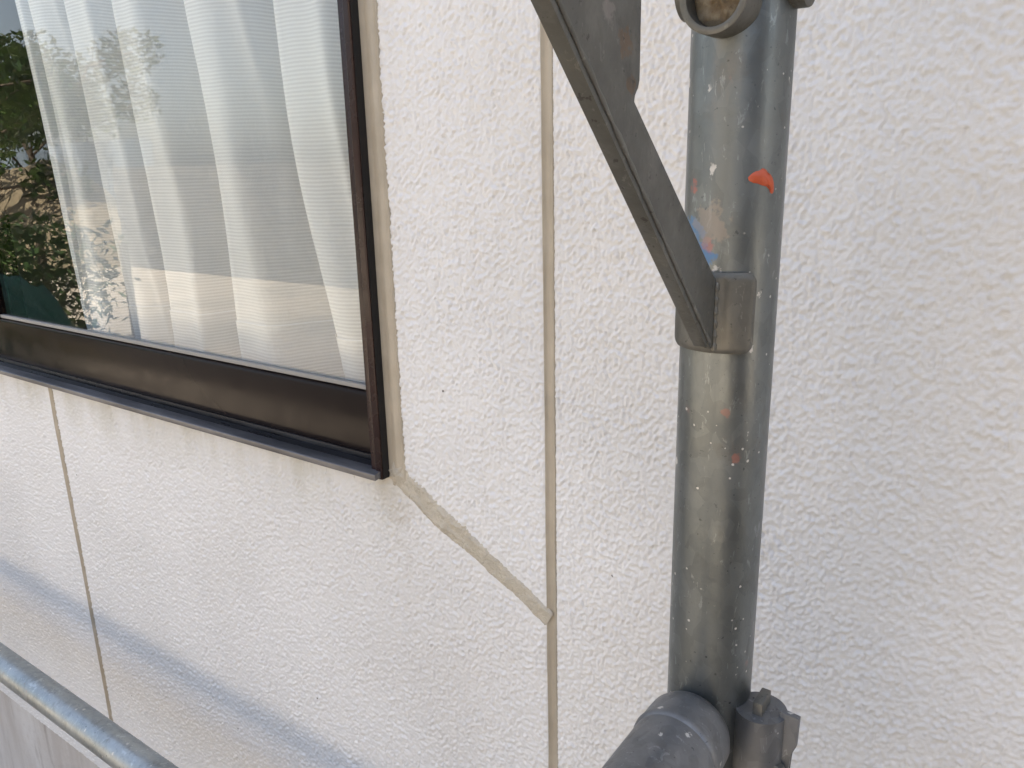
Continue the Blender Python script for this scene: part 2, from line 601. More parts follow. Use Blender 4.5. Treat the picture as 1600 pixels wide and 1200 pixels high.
def wall_panel(x0, x1, fa, fb, step_fn, parent):
    xs = axis_steps(x0, x1, fa, fb, step_fn, .05)
    zs = axis_steps(WB, 1.25, WB, .26, lambda p: .0013, .05)
    # a column and a row exactly on the edges of the window opening
    if x0 < WX < x1:
        xs[np.argmin(np.abs(xs - WX))] = WX
    zs[np.argmin(np.abs(zs - WZ))] = WZ
    X, Z = np.meshgrid(xs, zs, indexing='ij')
    H = relief(X, Z)
    d = np.minimum(X - x0, x1 - X)
    d = np.minimum(d, Z - WB)
    win = (X < WX + 1e-6) & (Z > WZ - 1e-6)
    dw = np.where(X > WX, np.where(Z > WZ, X - WX, np.hypot(X - WX, Z - WZ)), WZ - Z)
    d = np.minimum(d, np.maximum(dw, 0))
    edge = np.clip(d / .0022, 0, 1)
    H = H * (.35 + .65 * edge) - .0010 * (1 - edge) ** 2
    # flattened where the diagonal sealant was trowelled over it
    ax, az = CRACK_A; bx, bz = CRACK_B
    L2 = (bx - ax) ** 2 + (bz - az) ** 2
    tt = np.clip(((X - ax) * (bx - ax) + (Z - az) * (bz - az)) / L2, 0, 1)
    dc = np.hypot(X - ax - tt * (bx - ax), Z - az - tt * (bz - az))
    H = H * (1 - .75 * np.clip(1 - (dc - .010) / .005, 0, 1))
    # edges wander a little
    wob = np.interp(Z.ravel(), zs, rng.standard_normal(len(zs)) * .00025).reshape(Z.shape)
    Xw = X.copy()
    Xw[0, :] += wob[0, :]; Xw[-1, :] += wob[-1, :]
    nx, nz = X.shape
    Y = -H
    co = np.stack([Xw, Y, Z], -1).reshape(-1, 3)
    idx = np.arange(nx * nz).reshape(nx, nz)
    keep = ~(win[:-1, :-1] & win[1:, :-1] & win[:-1, 1:] & win[1:, 1:])
    q = np.stack([idx[:-1, :-1], idx[1:, :-1], idx[1:, 1:], idx[:-1, 1:]], -1)[keep]
    # side walls going back 14 mm
    loops = [q]
    extra = []
    base = nx * nz
    def skirt(line):
        nonlocal base
        pts = co[line].copy(); pts[:, 1] = .014
        n = len(line)
        b = np.arange(base, base + n); base += n
        extra.append(pts)
        loops.append(np.stack([line[:-1], b[:-1], b[1:], line[1:]], -1))
    ok = lambda line: line
    lft, rgt, bot = idx[0, :], idx[-1, :], idx[:, 0]
    zcut = zs <= WZ + 1e-6
    if x0 < WX: lft = lft[zcut]
    if x1 < WX: rgt = rgt[zcut]
    skirt(lft); skirt(rgt[::-1]); skirt(bot[::-1])
    if x0 < WX:
        iz = int(np.argmin(np.abs(zs - WZ)))
        cols = xs <= WX + 1e-6
        skirt(idx[cols, iz])
        if x1 > WX:
            ix = int(np.argmin(np.abs(xs - WX)))
            skirt(idx[ix, iz:])
    co = np.concatenate([co] + extra)
    F = np.concatenate([l.reshape(-1, 4) for l in loops]).astype(np.int32)
    me = bpy.data.meshes.new('wall_panel')
    me.vertices.add(len(co)); me.vertices.foreach_set('co', co.astype(np.float32).ravel())
    me.loops.add(F.size); me.loops.foreach_set('vertex_index', F.ravel())
    me.polygons.add(len(F)); me.polygons.foreach_set('loop_start', np.arange(0, F.size, 4, dtype=np.int32))
    me.update(calc_edges=True)
    me.polygons.foreach_set('use_smooth', np.ones(len(F), bool))
    me.materials.append(M['wall'])
    return link(bpy.data.objects.new('wall_panel', me), parent)

# ------------------------------------------------------------------ ground
GZ = -1.5
bm = bmesh.new()
G = 40
pts = [[bm.verts.new((-60 + 110 * (i / G), 60 - 140 * (j / G), GZ - .0)) for j in range(G + 1)] for i in range(G + 1)]
for i in range(G):
    for j in range(G):
        bm.faces.new((pts[i][j], pts[i][j + 1], pts[i + 1][j + 1], pts[i + 1][j]))
ground = from_bm('ground', bm, M['ground'])
tag(ground, kind='structure')

# ------------------------------------------------------------------ house
house = empty('house', (0, 0, 0), 'white rough plastered house wall with beige sealed joints and a dark framed window', 'house')
J1, J2, JW = -.3468, -1.2560, .0048       # the two sealed joints and their half width

def stepB(p):   # finer towards the camera
    return float(np.interp(p, [-1.26, -.9, -.35], [.0021, .0016, .0011]))
wall_panel(J1 + JW, .5650, J1, .07, lambda p: .0010, house)
wall_panel(J2 + JW, J1 - JW, J2, J1, stepB, house)
wall_panel(-2.1660, J2 - JW, -1.80, J2, lambda p: .0028, house)

# backing wall with the window opening
WX0, WX1, WZ0, WZ1 = -2.262, -.532, -.306, .95
HT = 3.5
bm = bmesh.new()
add_box(bm, (-6.0, .0145, -1.04), (WX0 - .003, .13, HT))
add_box(bm, (WX1 + .003, .0145, -1.04), (4.5, .13, HT))
add_box(bm, (WX0 - .003, .0145, -1.04), (WX1 + .003, .13, WZ0 - .003))
add_box(bm, (WX0 - .003, .0145, WZ1 + .003), (WX1 + .003, .13, HT))
add_box(bm, (-6.0, .13, -1.04), (-5.87, 7, HT))
add_box(bm, (4.37, .13, -1.04), (4.5, 7, HT))
add_box(bm, (-6.0, 7.0, -1.04), (4.5, 7.13, HT))
back = from_bm('wall', bm, M['wall'], house)
# plain cladding further out
box('wall_panel', (-6.01, -.0005, WB), (-2.176, .0142, 1.25), M['wall'], house)
box('wall_panel', (.5750, -.0005, WB), (4.51, .0142, 1.25), M['wall'], house)
box('wall_panel', (-6.01, -.0005, 1.26), (4.51, .0142, HT - .2), M['wall'], house)

fd = box('foundation', (-5.98, .004, GZ - .1), (4.48, .16, WB - .0015), M['concrete'], house)

# roof: low gable with eaves
bm = bmesh.new()
pr = [(-.42, HT - .02), (-.42, HT + .10), (3.5, HT + 1.75), (7.7, HT + .10), (7.7, HT - .02)]
A = [bm.verts.new((-6.5, p[0], p[1])) for p in pr]
B = [bm.verts.new((5.0, p[0], p[1])) for p in pr]
bm.faces.new(A[::-1]); bm.faces.new(B)
for i in range(5):
    bm.faces.new((A[i], A[(i + 1) % 5], B[(i + 1) % 5], B[i]))
from_bm('roof', bm, M['roof'], house)

# the room behind the window
bm = bmesh.new()
X0, X1, Y0, Y1, Z0, Z1 = -3.6, -.35, .135, 3.4, -.95, 1.5
V = [bm.verts.new(p) for p in ((X0, Y0, Z0), (X1, Y0, Z0), (X1, Y1, Z0), (X0, Y1, Z0), (X0, Y0, Z1), (X1, Y0, Z1), (X1, Y1, Z1), (X0, Y1, Z1))]
for f in ((4, 5, 6, 7), (1, 2, 6, 5), (2, 3, 7, 6), (3, 0, 4, 7)):
    bm.faces.new([V[i] for i in f])
from_bm('room_wall', bm, M['room'], house)
box('room_floor', (X0 + .001, Y0 + .001, Z0 - .03), (X1 - .001, Y1 - .001, Z0 + .002), M['floor'], house)

# sealed joints: slightly hollow bands between the panels
def seal_strip(name, xc, hw, z0, z1, label, n=260, depth=.0022):
    vs, fs = [], []
    prof = [(-1.0, .0010), (-.93, -.0008), (-.80, .0000), (-.4, depth * .6), (0, depth * .7), (.4, depth * .6), (.80, .0000), (.93, -.0008), (1.0, .0010)]
    k = len(prof)
    zz = np.linspace(z0, z1, n)
    wl_ = np.convolve(rng.standard_normal(n + 8), np.ones(5) / 5, 'same')[4:-4] * .00035
    wr_ = np.convolve(rng.standard_normal(n + 8), np.ones(5) / 5, 'same')[4:-4] * .00035
    wy_ = np.convolve(rng.standard_normal(n + 30), np.ones(25) / 25, 'same')[15:-15] * .0012
    for i, q in enumerate(zz):
        for j, (a, d) in enumerate(prof):
            xx = xc + a * hw + (wl_[i] if j <= 1 else wr_[i] if j >= k - 2 else 0)
            vs.append((xx, d + (wy_[i] if 0 < j < k - 1 else 0), q))
    for i in range(n - 1):
        for j in range(k - 1):
            a = i * k + j
            fs.append((a, a + 1, a + k + 1, a + k))
    o = mesh_obj(name, vs, fs, M['sealant'], house, True)
    if label: o['label'] = label
    return o

seal_strip('joint_sealant', J1, JW + .0007, WB + .001, 1.25, 'tall beige sealed joint running beside the scaffold post')
seal_strip('joint_sealant', J2, JW + .0007, WB + .001, WZ, 'beige sealed joint below the window', 160, .0030)

# sealant round the window jamb (wide, with a soft ridge)
n = 420
zz = np.linspace(WZ - .004, 1.0, n)
prof = [(-.5425, -.0008), (-.5405, -.0006), (-.5375, .0002), (-.5345, .0006), (-.5315, -.0005), (-.5285, -.0002), (-.5240, .0000), (-.5215, -.0006), (-.5200, -.0016), (-.5192, -.0006), (-.5186, .0012)]
k = len(prof)
we = np.convolve(rng.standard_normal(n + 8), np.ones(3) / 3, 'same')[4:-4] * .0006
ww = np.convolve(rng.standard_normal(n + 20), np.ones(15) / 15, 'same')[10:-10] * .0011
vs, fs = [], []
for i, q in enumerate(zz):
    for j, (a, d) in enumerate(prof):
        s = max(0, j - 6) / 4
        vs.append((a + we[i] * s, d + ww[i] * (0 < j < k - 1) * (1 if j in (3, 4, 5) else .3), q))
for i in range(n - 1):
    for j in range(k - 1):
        a = i * k + j
        fs.append((a, a + 1, a + k + 1, a + k))
o = mesh_obj('window_sealant', vs, fs, M['sealant'], house, True)
o['label'] = 'wide beige sealant bead up the side of the window frame'

# diagonal repair bead: trowelled over the wall, uneven edges, curled skins
nu, nv = 150, 18
ax, az = CRACK_A; bx, bz = CRACK_B
dx, dz = bx - ax, bz - az
L = math.hypot(dx, dz); tx, tz = dx / L, dz / L; px_, pz_ = -tz, tx      # perpendicular pointing up-right
e1 = np.convolve(rng.standard_normal(nu + 12), np.ones(5) / 5, 'same')[6:-6] * .0010
e2 = np.convolve(rng.standard_normal(nu + 12), np.ones(5) / 5, 'same')[6:-6] * .0010
lump = np.zeros((nu, nv))
for _ in range(46):
    a, b, s, h_ = rng.uniform(0, nu), rng.uniform(2, nv - 2), rng.uniform(1.5, 5), rng.uniform(-.0006, .0009)
    I, Jg = np.meshgrid(np.arange(nu), np.arange(nv), indexing='ij')
    lump += h_ * np.exp(-(((I - a) / (s * 1.6)) ** 2 + ((Jg - b) / s) ** 2))
vs, fs = [], []
for i in range(nu):
    u = i / (nu - 1)
    up = float(np.interp(u, [0, .08, .25, .5, .8, 1], [.0170, .0145, .0135, .0110, .0100, .0096])) + e1[i]
    dn = float(np.interp(u, [0, .08, .3, .42, .6, .8, 1], [.0090, .0110, .0150, .0145, .0110, .0100, .0094])) + e2[i]
    if i == nu - 1: up *= .7; dn *= .7
    for j in range(nv):
        vv = j / (nv - 1) * 2 - 1
        off = up * vv if vv > 0 else dn * vv
        h_ = -.0018 * (1 - abs(vv) ** 5) + .0010
        h_ -= lump[i, j] * (1 - abs(vv) ** 4)
        # a curled ridge of skin along the lower third in the upper half of the bead
        c0 = -.42 + .25 * math.sin(u * 19) * .6
        if .16 < u < .52: h_ -= .0019 * math.exp(-((vv - c0) / .06) ** 2)
        c1 = .45 + .12 * math.sin(u * 31)
        if .20 < u < .42: h_ -= .0018 * math.exp(-((vv - c1) / .07) ** 2) * (1 if math.sin(u * 70) > -.2 else .2)
        off += .0022 * math.sin(math.pi * u) + .0008 * math.sin(u * 17)
        vs.append((ax + dx * u + px_ * off, h_ - .0004, az + dz * u + pz_ * off))
for i in range(nu - 1):
    for j in range(nv - 1):
        a = i * nv + j
        fs.append((a, a + nv, a + nv + 1, a + 1))
o = mesh_obj('diagonal_sealant', vs, fs, M['smear'], house, True)
o['label'] = 'smeared diagonal sealant repair from the window corner down to the joint'

# smear round the corner of the window
bm = bmesh.new()
cx, cz = -.5325, -.3010
rad = [.0125 + .003 * math.sin(k * 1.7) + .0018 * math.sin(k * 3.1 + 1) for k in range(28)]
ctr = bm.verts.new((cx, -.0022, cz))
r1 = [bm.verts.new((cx + .55 * rad[k] * math.cos(k * math.pi / 14), -.0021 - .0004 * math.sin(k * 2.3), cz + .55 * rad[k] * math.sin(k * math.pi / 14))) for k in range(28)]
r2 = [bm.verts.new((cx + rad[k] * math.cos(k * math.pi / 14), .0006, cz + rad[k] * math.sin(k * math.pi / 14))) for k in range(28)]
for k in range(28):
    k2 = (k + 1) % 28
    bm.faces.new((ctr, r1[k], r1[k2]))
    bm.faces.new((r1[k], r2[k], r2[k2], r1[k2]))
o = from_bm('corner_sealant', bm, M['smear'], house, True)
o['label'] = 'smudge of beige sealant under the corner of the window frame'

# ------------------------------------------------------------------ window (part of the house)
win = bpy.data.objects.new('window', None)
link(win, house)
win['label'] = 'dark bronze aluminium sliding window'
JX = -.5420                         # outer side of the right jamb
FY = -.0104                         # front of the outer frame
# jamb: a nose standing proud, then a stepped recess
prism('jamb', [(JX, FY), (JX - .0016, FY - .0005), (JX - .0080, FY - .0005), (JX - .0093, FY + .0008), (JX - .0155, FY + .0008), (JX - .0158, .030), (JX, .030)], 2, -.3046, .93, M['bronze'], win, .0003)
prism('jamb', [(-2.250, FY), (-2.2392, FY), (-2.2392, .030), (-2.250, .030)], 2, -.3010, .93, M['bronze'], win)
# sill: lip, top track and front drop
prism('sill', [(-.0040, -.3033), (-.0040, -.2950), (.0035, -.2945), (.0042, -.2962), (.0075, -.2962), (.0082, -.2900), (.0105, -.2900), (.0105, -.3033)],
      0, -2.2500, JX - .0161, M['sill'], win)
prism('sill_lip', [(FY - .0085, -.3035), (FY - .0085, -.2975), (FY - .0075, -.2968), (-.0043, -.2952), (-.0043, -.3020)],
      0, -2.2500, JX - .0020, M['lip'], win, .0003)
box('jamb_side_strip', (JX + .0001, FY + .0012, -.3040), (JX + .0008, -.0006, .93), M['black'], win)  # thin black strip laid over the outer side of the jamb
box('head', (-2.2390, FY, .915), (JX - .0110, .030, .935), M['bronze'], win)
box('track', (-2.2380, .0110, -.3033), (JX - .0120, .0300, -.2960), M['sill'], win)

def sash(x0, x1, yf, z0, z1, lx=.004, rx=.030):
    """x0..x1 outer size, yf the front face; rail 70 mm deep below the glass"""
    bm = bmesh.new()
    # bottom rail with a soft upper edge
    poly = [(yf, z0), (yf, z0 + .066), (yf + .0015, z0 + .0695), (yf + .006, z0 + .0715), (yf + .022, z0 + .0715), (yf + .022, z0)]
    A = [bm.verts.new((x0, p[0], p[1])) for p in poly]
    B = [bm.verts.new((x1, p[0], p[1])) for p in poly]
    bm.faces.new(A); bm.faces.new(B[::-1])
    for i in range(len(poly)):
        bm.faces.new((A[i], A[(i + 1) % len(poly)], B[(i + 1) % len(poly)], B[i]))
    r = from_bm('bottom_rail', bm, M['rail'], win, True, 25)
    box('stile', (x0, yf + .0005, z0 + .0716), (x0 + lx, yf + .0215, z1), M['rail'], win, .0008)
    box('stile', (x1 - rx, yf + .0005, z0 + .0716), (x1, yf + .0215, z1), M['rail'], win, .0008)
    box('gasket', (x0 + lx + .0003, yf + .0035, z0 + .0717), (x1 - rx - .0003, yf + .0100, z0 + .0768), M['gasket'], win, .0008)
    box('pane', (x0 + lx + .0005, yf + .0075, z0 + .0760), (x1 - rx - .0005, yf + .0100, z1 - .03), M['glass'], win)
    box('top_rail', (x0 + lx + .0003, yf + .0005, z1 - .03), (x1 - rx - .0003, yf + .0215, z1), M['rail'], win)
sash(-1.4450, -.5577, .0110, -.2935, .91, .026, .0010)
sash(-2.2380, -1.4200, .0340, -.2935, .91, .010, .026)
# small vertical seam in the rail, beside the jamb
box('rail_end_cap', (-.5680, .0098, -.2930), (-.5580, .0109, -.2275), M['rail'], win, .0004)

# ------------------------------------------------------------------ curtain
cur = empty('curtain', (-.98, .10, 1.0), 'sheer white net curtain hanging in folds behind the window glass', 'curtain')
top = np.array([-1.320, -1.283, -1.165, -1.046, -.897, -.730, -.580, -.43])
bot = np.array([-1.237, -1.215, -1.120, -1.015, -.854, -.680, -.545, -.41])
amps = np.array([.022, .045, .055, .075, .080, .085, .06])
def curtain_rows(z0, z1, nz, push, s0=0.0):
    per = 34
    vs, uv = [], []
    nseg = len(top) - 1
    nxx = per * nseg + 1
    for q in np.linspace(z0, z1, nz):
        t_ = (.26 - q) / .51
        bend = .012 * math.sin(q * 7 + .6) + .005 * math.sin(q * 15 + 2)
        for c_ in range(nxx):
            i = min(c_ // per, nseg - 1)
            f_ = (c_ - i * per) / per
            ca = top[i] + (bot[i] - top[i]) * t_ + (0 if i == 0 else bend * math.sin(i * 2.1))
            cb = top[i + 1] + (bot[i + 1] - top[i + 1]) * t_ + bend * math.sin((i + 1) * 2.1)
            g = .5 - .5 * math.cos(2 * math.pi * f_ ** 1.9)
            # a shallow secondary ripple inside each fold
            sec = .16 * math.sin(2 * math.pi * (f_ * 2.3 + i * .37 + q * .9)) * math.sin(math.pi * f_)
            pk = .05 * math.sin(q * 23 + i * 2.7 + f_ * 5) * math.sin(math.pi * f_)
            A_ = amps[i] * (1 + .18 * math.sin(q * 5 + i * 1.9))
            xx = ca + (cb - ca) * (f_ + .10 * math.sin(2 * math.pi * f_))
            yy = .070 + A_ * (g + sec * .7 + pk) + .006 * math.sin(q * 6 + i)
            vs.append((xx, yy - push, q)); uv.append((c_ / nxx * 2.1, q))
    return vs, uv, nxx
def curtain_mesh(name, z0, z1, nz, push, mat):
    vs, uv, nxx = curtain_rows(z0, z1, nz, push)
    fs = [(r * nxx + c_, r * nxx + c_ + 1, (r + 1) * nxx + c_ + 1, (r + 1) * nxx + c_) for r in range(nz - 1) for c_ in range(nxx - 1)]
    o = mesh_obj(name, vs, fs, mat, cur, True)
    ul = o.data.uv_layers.new(name='UVMap')
    for lp in o.data.loops:
        ul.data[lp.index].uv = uv[lp.vertex_index]
    return o
curtain_mesh('fabric', -.285, .90, 120, 0, M['curtain'])
o = curtain_mesh('hem', -.286, -.186, 14, .0016, M['hem'])
o['label'] = 'doubled hem along the bottom of the curtain'
# stitched thread of the hem
vs, uv, nxx = curtain_rows(-.1866, -.1850, 2, .0022)
fs = [(c_, c_ + 1, nxx + c_ + 1, nxx + c_) for c_ in range(nxx - 1)]
t = NT('hem_thread', (.85, .86, .88), .7)
o = mesh_obj('hem_stitch', vs, fs, t.m, cur, True)

# inner wooden sill and a low chest seen dimly through the glass
box('inner_sill', (WX0, .058, -.330), (WX1, .130, -.3066), M['wood'], house, .002)

# ------------------------------------------------------------------ scaffold post beside the wall
PX, PY, PR = -.1450, -.1400, .0243
post = empty('scaffold_post', (PX, PY, GZ), 'upright galvanised scaffold post with paint spatters standing close to the wall', 'scaffold post')
o = tube('tube', (PX, PY, GZ + .01), (PX, PY, 2.6), PR, M['galv_post'], post, 96)
box('base_plate', (PX - .07, PY - .07, GZ), (PX + .07, PY + .07, GZ + .009), M['galv_dark'], post, .002)
# ring of four short pockets at two heights
def pocket_ring(zc0):
    for (ux, uy) in ((0, -1), (1, 0), (0, 1), (-1, 0)):
        front = (ux, uy) == (0, -1)
        r0 = .0158 if front else .0140
        zc = zc0 if front else zc0 + .0110
        a = Vector((PX + ux * (PR - .004), PY + uy * (PR - .004), zc))
        ln = .0150 if front else .0060
        b = Vector((PX + ux * (PR + ln), PY + uy * (PR + ln), zc))
        bm = bmesh.new()
        add_tube(bm, a, b, r0, 64, r0 - .0034)
        # rounded rim
        es = [e for e in bm.edges if all(abs((v.co - b).dot(Vector((ux, uy, 0)))) < 1e-5 for v in e.verts) and abs((e.verts[0].co - b).length - (e.verts[1].co - b).length) < 1e-5]
        bmesh.ops.bevel(bm, geom=es, offset=.0009, segments=2, profile=.6, affect='EDGES')
        p = from_bm('pocket', bm, M['galv_saddle'], post, True, 40)
        # the crust inside the pocket
        n = 28
        bm = bmesh.new()
        c = bm.verts.new(a.lerp(b, .62))
        side = Vector((-uy, ux, 0))
        prev = None
        for k in range(1, 5):
            rr = (r0 - .0036) * k / 4
            ring = []
            for q in range(n):
                an = 2 * math.pi * q / n
                dp = .62 - .10 * (k / 4) ** 2 + .05 * math.sin(q * 1.3 + k)
                ring.append(bm.verts.new(a.lerp(b, dp) + side * rr * math.cos(an) + Vector((0, 0, rr * math.sin(an)))))
            for q in range(n):
                q2 = (q + 1) % n
                if prev is None: bm.faces.new((c, ring[q], ring[q2]))
                else: bm.faces.new((prev[q], ring[q], ring[q2], prev[q2]))
            prev = ring
        from_bm('crust', bm, M['filling'], p, True)
pocket_ring(.0695)
pocket_ring(-.9)
# orange paint blob
bm = bmesh.new()
def on_post(ang, zz, off=.0003):
    return Vector((PX + (PR + off) * math.sin(ang), PY - (PR + off) * math.cos(ang), zz))
a0 = math.radians(51)
outline = [(-0.00610, 0.00125), (-0.00484, 0.00267), (-0.00317, 0.00376), (-0.00167, 0.00401), (-0.00025, 0.00501), (0.00117, 0.00451), (0.00242, 0.00317), (0.00376, 0.00225), (0.00501, 0.00067), (0.00576, -0.00125), (0.00618, -0.00334), (0.00601, -0.00518), (0.00526, -0.00593), (0.00409, -0.00551), (0.00359, -0.00401), (0.00184, -0.00267), (-0.00025, -0.00217), (-0.00209, -0.00134), (-0.00376, -0.00109), (-0.00559, -0.00017)]
ring = [bm.verts.new(on_post(a0 + p[0] * 1.2 / PR, -.0095 + p[1] * 1.1, .0001)) for p in outline]
inn = [bm.verts.new(on_post(a0 + (p[0] * .80 + .0003) * 1.2 / PR, -.0095 + (p[1] * .75 + .0002) * 1.1, .0008)) for p in outline]
for k in range(len(outline)):
    k2 = (k + 1) % len(outline)
    bm.faces.new((ring[k], ring[k2], inn[k2], inn[k]))
bm.faces.new(inn)
bmesh.ops.triangulate(bm, faces=[f for f in bm.faces if len(f.verts) > 4])
o = from_bm('paint_blob', bm, M['orange'], post, True)
o['label'] = 'thick orange paint blob'
# wedge housing welded to the right of the post, low down
bm = bmesh.new()
add_tube(bm, (PX + .0330, PY - .004, -.440), (PX + .0330, PY - .004, -.3040), .0145, 40)
from_bm('wedge_housing', bm, M['galv_transom'], post, True, 40)
prism('housing_ear', [(PX + .0440, -.3000), (PX + .0550, -.3010), (PX + .0545, -.3200), (PX + .0515, -.3260), (PX + .0505, -.3600), (PX + .0440, -.3620)], 1, PY - .0065, PY - .0025, M['galv_transom'], post, .0006)

prism('wedge', [(PY - .012, -.2960), (PY + .004, -.2960), (PY + .002, -.4550), (PY - .007, -.4550)], 0, PX + .0305, PX + .0360, M['galv_dark'], post, .0007)
bm = bmesh.new()
add_tube(bm, (PX + .0455, PY - .0125, -.3370), (PX + .0455, PY - .0070, -.3370), .0056, 6)
bmesh.ops.bevel(bm, geom=list(bm.edges), offset=.0005, segments=1, affect='EDGES')
from_bm('bolt_head', bm, M['galv_dark'], post)

# ------------------------------------------------------------------ bracket on the post
br = empty('scaffold_bracket', (PX, PY - PR, -.09), 'dark steel scaffold bracket with sloping arm welded to a curved pad on the post', 'bracket')
WXf = -.1420
web = [(-.1712, -.0905), (-.1725, -.0883), (-.3135, .0488), (-.4500, .1815), (-.4500, .2100), (-.2542, .2100), (-.2544, .0296), (-.2556, .0265), (-.2588, .0242), (-.2594, .0215), (-.1680, -.0560), (-.1668, -.0600), (-.1668, -.0905)]
prism('arm', web, 0, WXf - .0030, WXf, M['bracket'], br, .0005)
# flange under the lower edge of the arm
d = Vector((0, -.1410, .1371)).normalized(); nn = Vector((0, -.1371, -.1410)).normalized()
p0 = Vector((0, -.1740, -.0868)); p1 = Vector((0, -.4500, .1815))
bm = bmesh.new()
fl = []
for p in (p0, p1):
    for (xx, o_) in ((WXf + .0002, .0000), (WXf + .0002, .0028), (WXf - .0068, .0028), (WXf - .0068, .0000)):
        q = p + nn * o_
        fl.append(bm.verts.new((xx, q.y, q.z)))
for f in ((0, 1, 2, 3), (7, 6, 5, 4), (0, 4, 5, 1), (1, 5, 6, 2), (2, 6, 7, 3), (3, 7, 4, 0)):
    bm.faces.new([fl[i] for i in f])
bmesh.ops.bevel(bm, geom=list(bm.edges), offset=.0008, segments=2, profile=.6, affect='EDGES')
from_bm('flange', bm, M['bracket'], br, True, 40)
# weld seam between web and flange
bm = bmesh.new()
vs_prev = None
N = 70
for i in range(N + 1):
    p = p0.lerp(p1, i / N) + nn * -.0008
    rr = .0011 + .0003 * math.sin(i * 2.1) + .0002 * math.sin(i * 5.3)
    ring = []
    for k in range(6):
        an = 2 * math.pi * k / 6
        q = p + nn * (rr * math.cos(an))
        ring.append(bm.verts.new((WXf + .0002 + rr * math.sin(an), q.y, q.z)))
    if vs_prev:
        for k in range(6):
            bm.faces.new((vs_prev[k], vs_prev[(k + 1) % 6], ring[(k + 1) % 6], ring[k]))
    vs_prev = ring
from_bm('weld_seam', bm, M['galv_dark'], br, True)
tube('arm_bar', (PX, PY - PR - .002, .185), (PX, -.62, .185), .0190, M['galv_dark'], br, 48)
tube('upright_bar', (PX, -.600, .186), (PX, -.600, .330), .0170, M['galv_dark'], br, 32)
box('hook_plate', (PX - .022, PY - PR - .009, .150), (PX + .022, PY - PR - .0035, .225), M['galv_dark'], br, .001)
# curved pad lying on the post, rounded corners
bm = bmesh.new()
nu, nv = 40, 26
A0, A1, Zt, Zb = math.radians(-62), math.radians(49), -.0530, -.0935
def corner(u, v):
    """rounded rectangle mapping: pull the corners in"""
    r = .0055
    W_, H_ = (A1 - A0) * PR, Zt - Zb
    x_, z_ = u * W_, v * H_
    cx_ = min(max(x_, r), W_ - r); cz_ = min(max(z_, r), H_ - r)
    dx_, dz_ = x_ - cx_, z_ - cz_
    l = math.hypot(dx_, dz_)
    mx_ = max(abs(dx_), abs(dz_))
    if l > 1e-9:
        s = mx_ / l
        x_, z_ = cx_ + dx_ * s, cz_ + dz_ * s
    return A0 + x_ / PR, Zb + z_
layers = []
for off in (.0005, .0034):
    g = []
    for i in range(nu + 1):
        row = []
        for j in range(nv + 1):
            u, v_ = i / nu, j / nv
            a_, z_ = corner(u, v_)
            o_ = off
            if off > .001:
                e_ = min(u, 1 - u, v_ * .8, (1 - v_) * .8)
                o_ = off - .0013 * max(0, 1 - e_ / .06) ** 2
                o_ -= .0007 * math.exp(-((a_ - math.radians(14)) / .07) ** 2) * min(1, 10 * min(v_, 1 - v_))
                o_ += .0004 * math.sin(7 * u + 3) * math.sin(5 * v_)
            row.append(bm.verts.new(on_post(a_, z_, o_)))
        g.append(row)
    layers.append(g)
for L_, flip in ((0, True), (1, False)):
    for i in range(nu):
        for j in range(nv):
            q = (layers[L_][i][j], layers[L_][i + 1][j], layers[L_][i + 1][j + 1], layers[L_][i][j + 1])
            bm.faces.new(q[::-1] if flip else q)
def side(seq):
    for a, b in zip(seq[:-1], seq[1:]):
        bm.faces.new((layers[0][a[0]][a[1]], layers[0][b[0]][b[1]], layers[1][b[0]][b[1]], layers[1][a[0]][a[1]]))
side([(i, 0) for i in range(nu + 1)]); side([(nu, j) for j in range(nv + 1)])
side([(i, nv) for i in range(nu, -1, -1)]); side([(0, j) for j in range(nv, -1, -1)])
from_bm('pad', bm, M['galv_saddle'], br, True, 50)
# weld where the arm meets the pad
bm = bmesh.new()
prev = None
for i in range(41):
    q = -.0915 + .034 * i / 40
    rr = .0013 + .0003 * math.sin(i * .9) + .0002 * math.sin(i * 2.3 + 1)
    ring = [bm.verts.new((WXf + .0004 + rr * math.cos(2 * math.pi * k / 8), PY - PR - .0030 + rr * math.sin(2 * math.pi * k / 8), q)) for k in range(8)]
    if prev:
        for k in range(8):
            bm.faces.new((prev[k], prev[(k + 1) % 8], ring[(k + 1) % 8], ring[k]))
    prev = ring
from_bm('weld', bm, M['galv_saddle'], br, True)

# ------------------------------------------------------------------ transom pipe running from the post towards the outside
tr_ = empty('transom_pipe', (-.1437, PY - PR - .01, -.3154), 'grey paint-specked scaffold pipe running out from the post at the foot of the picture', 'scaffold pipe')
tube('pipe', (-.1437, -1.02, -.3154), (-.1437, PY - PR - .030, -.3154), .0243, M['galv_transom'], tr_, 80)
bm = bmesh.new()      # swaged head: profile revolved round the pipe's axis
prof = [(-.034, .0243), (-.0330, .0252), (-.0305, .0256), (-.028, .0250), (-.020, .0250), (-.012, .0246), (-.006, .0222), (-.002, .0170), (0.0, .0)]
n = 64
prev = None
for (dy, rr) in prof:
    yy = PY - PR + .0035 + dy
    if rr == 0:
        c = bm.verts.new((-.1437, yy, -.3154))
        for k in range(n): bm.faces.new((prev[k], prev[(k + 1) % n], c))
        break
    ring = [bm.verts.new((-.1437 + rr * math.cos(2 * math.pi * k / n), yy, -.3154 + rr * math.sin(2 * math.pi * k / n))) for k in range(n)]
    if prev:
        for k in range(n): bm.faces.new((prev[k], prev[(k + 1) % n], ring[(k + 1) % n], ring[k]))
    prev = ring
from_bm('pipe_head', bm, M['galv_transom'], tr_, True, 60)

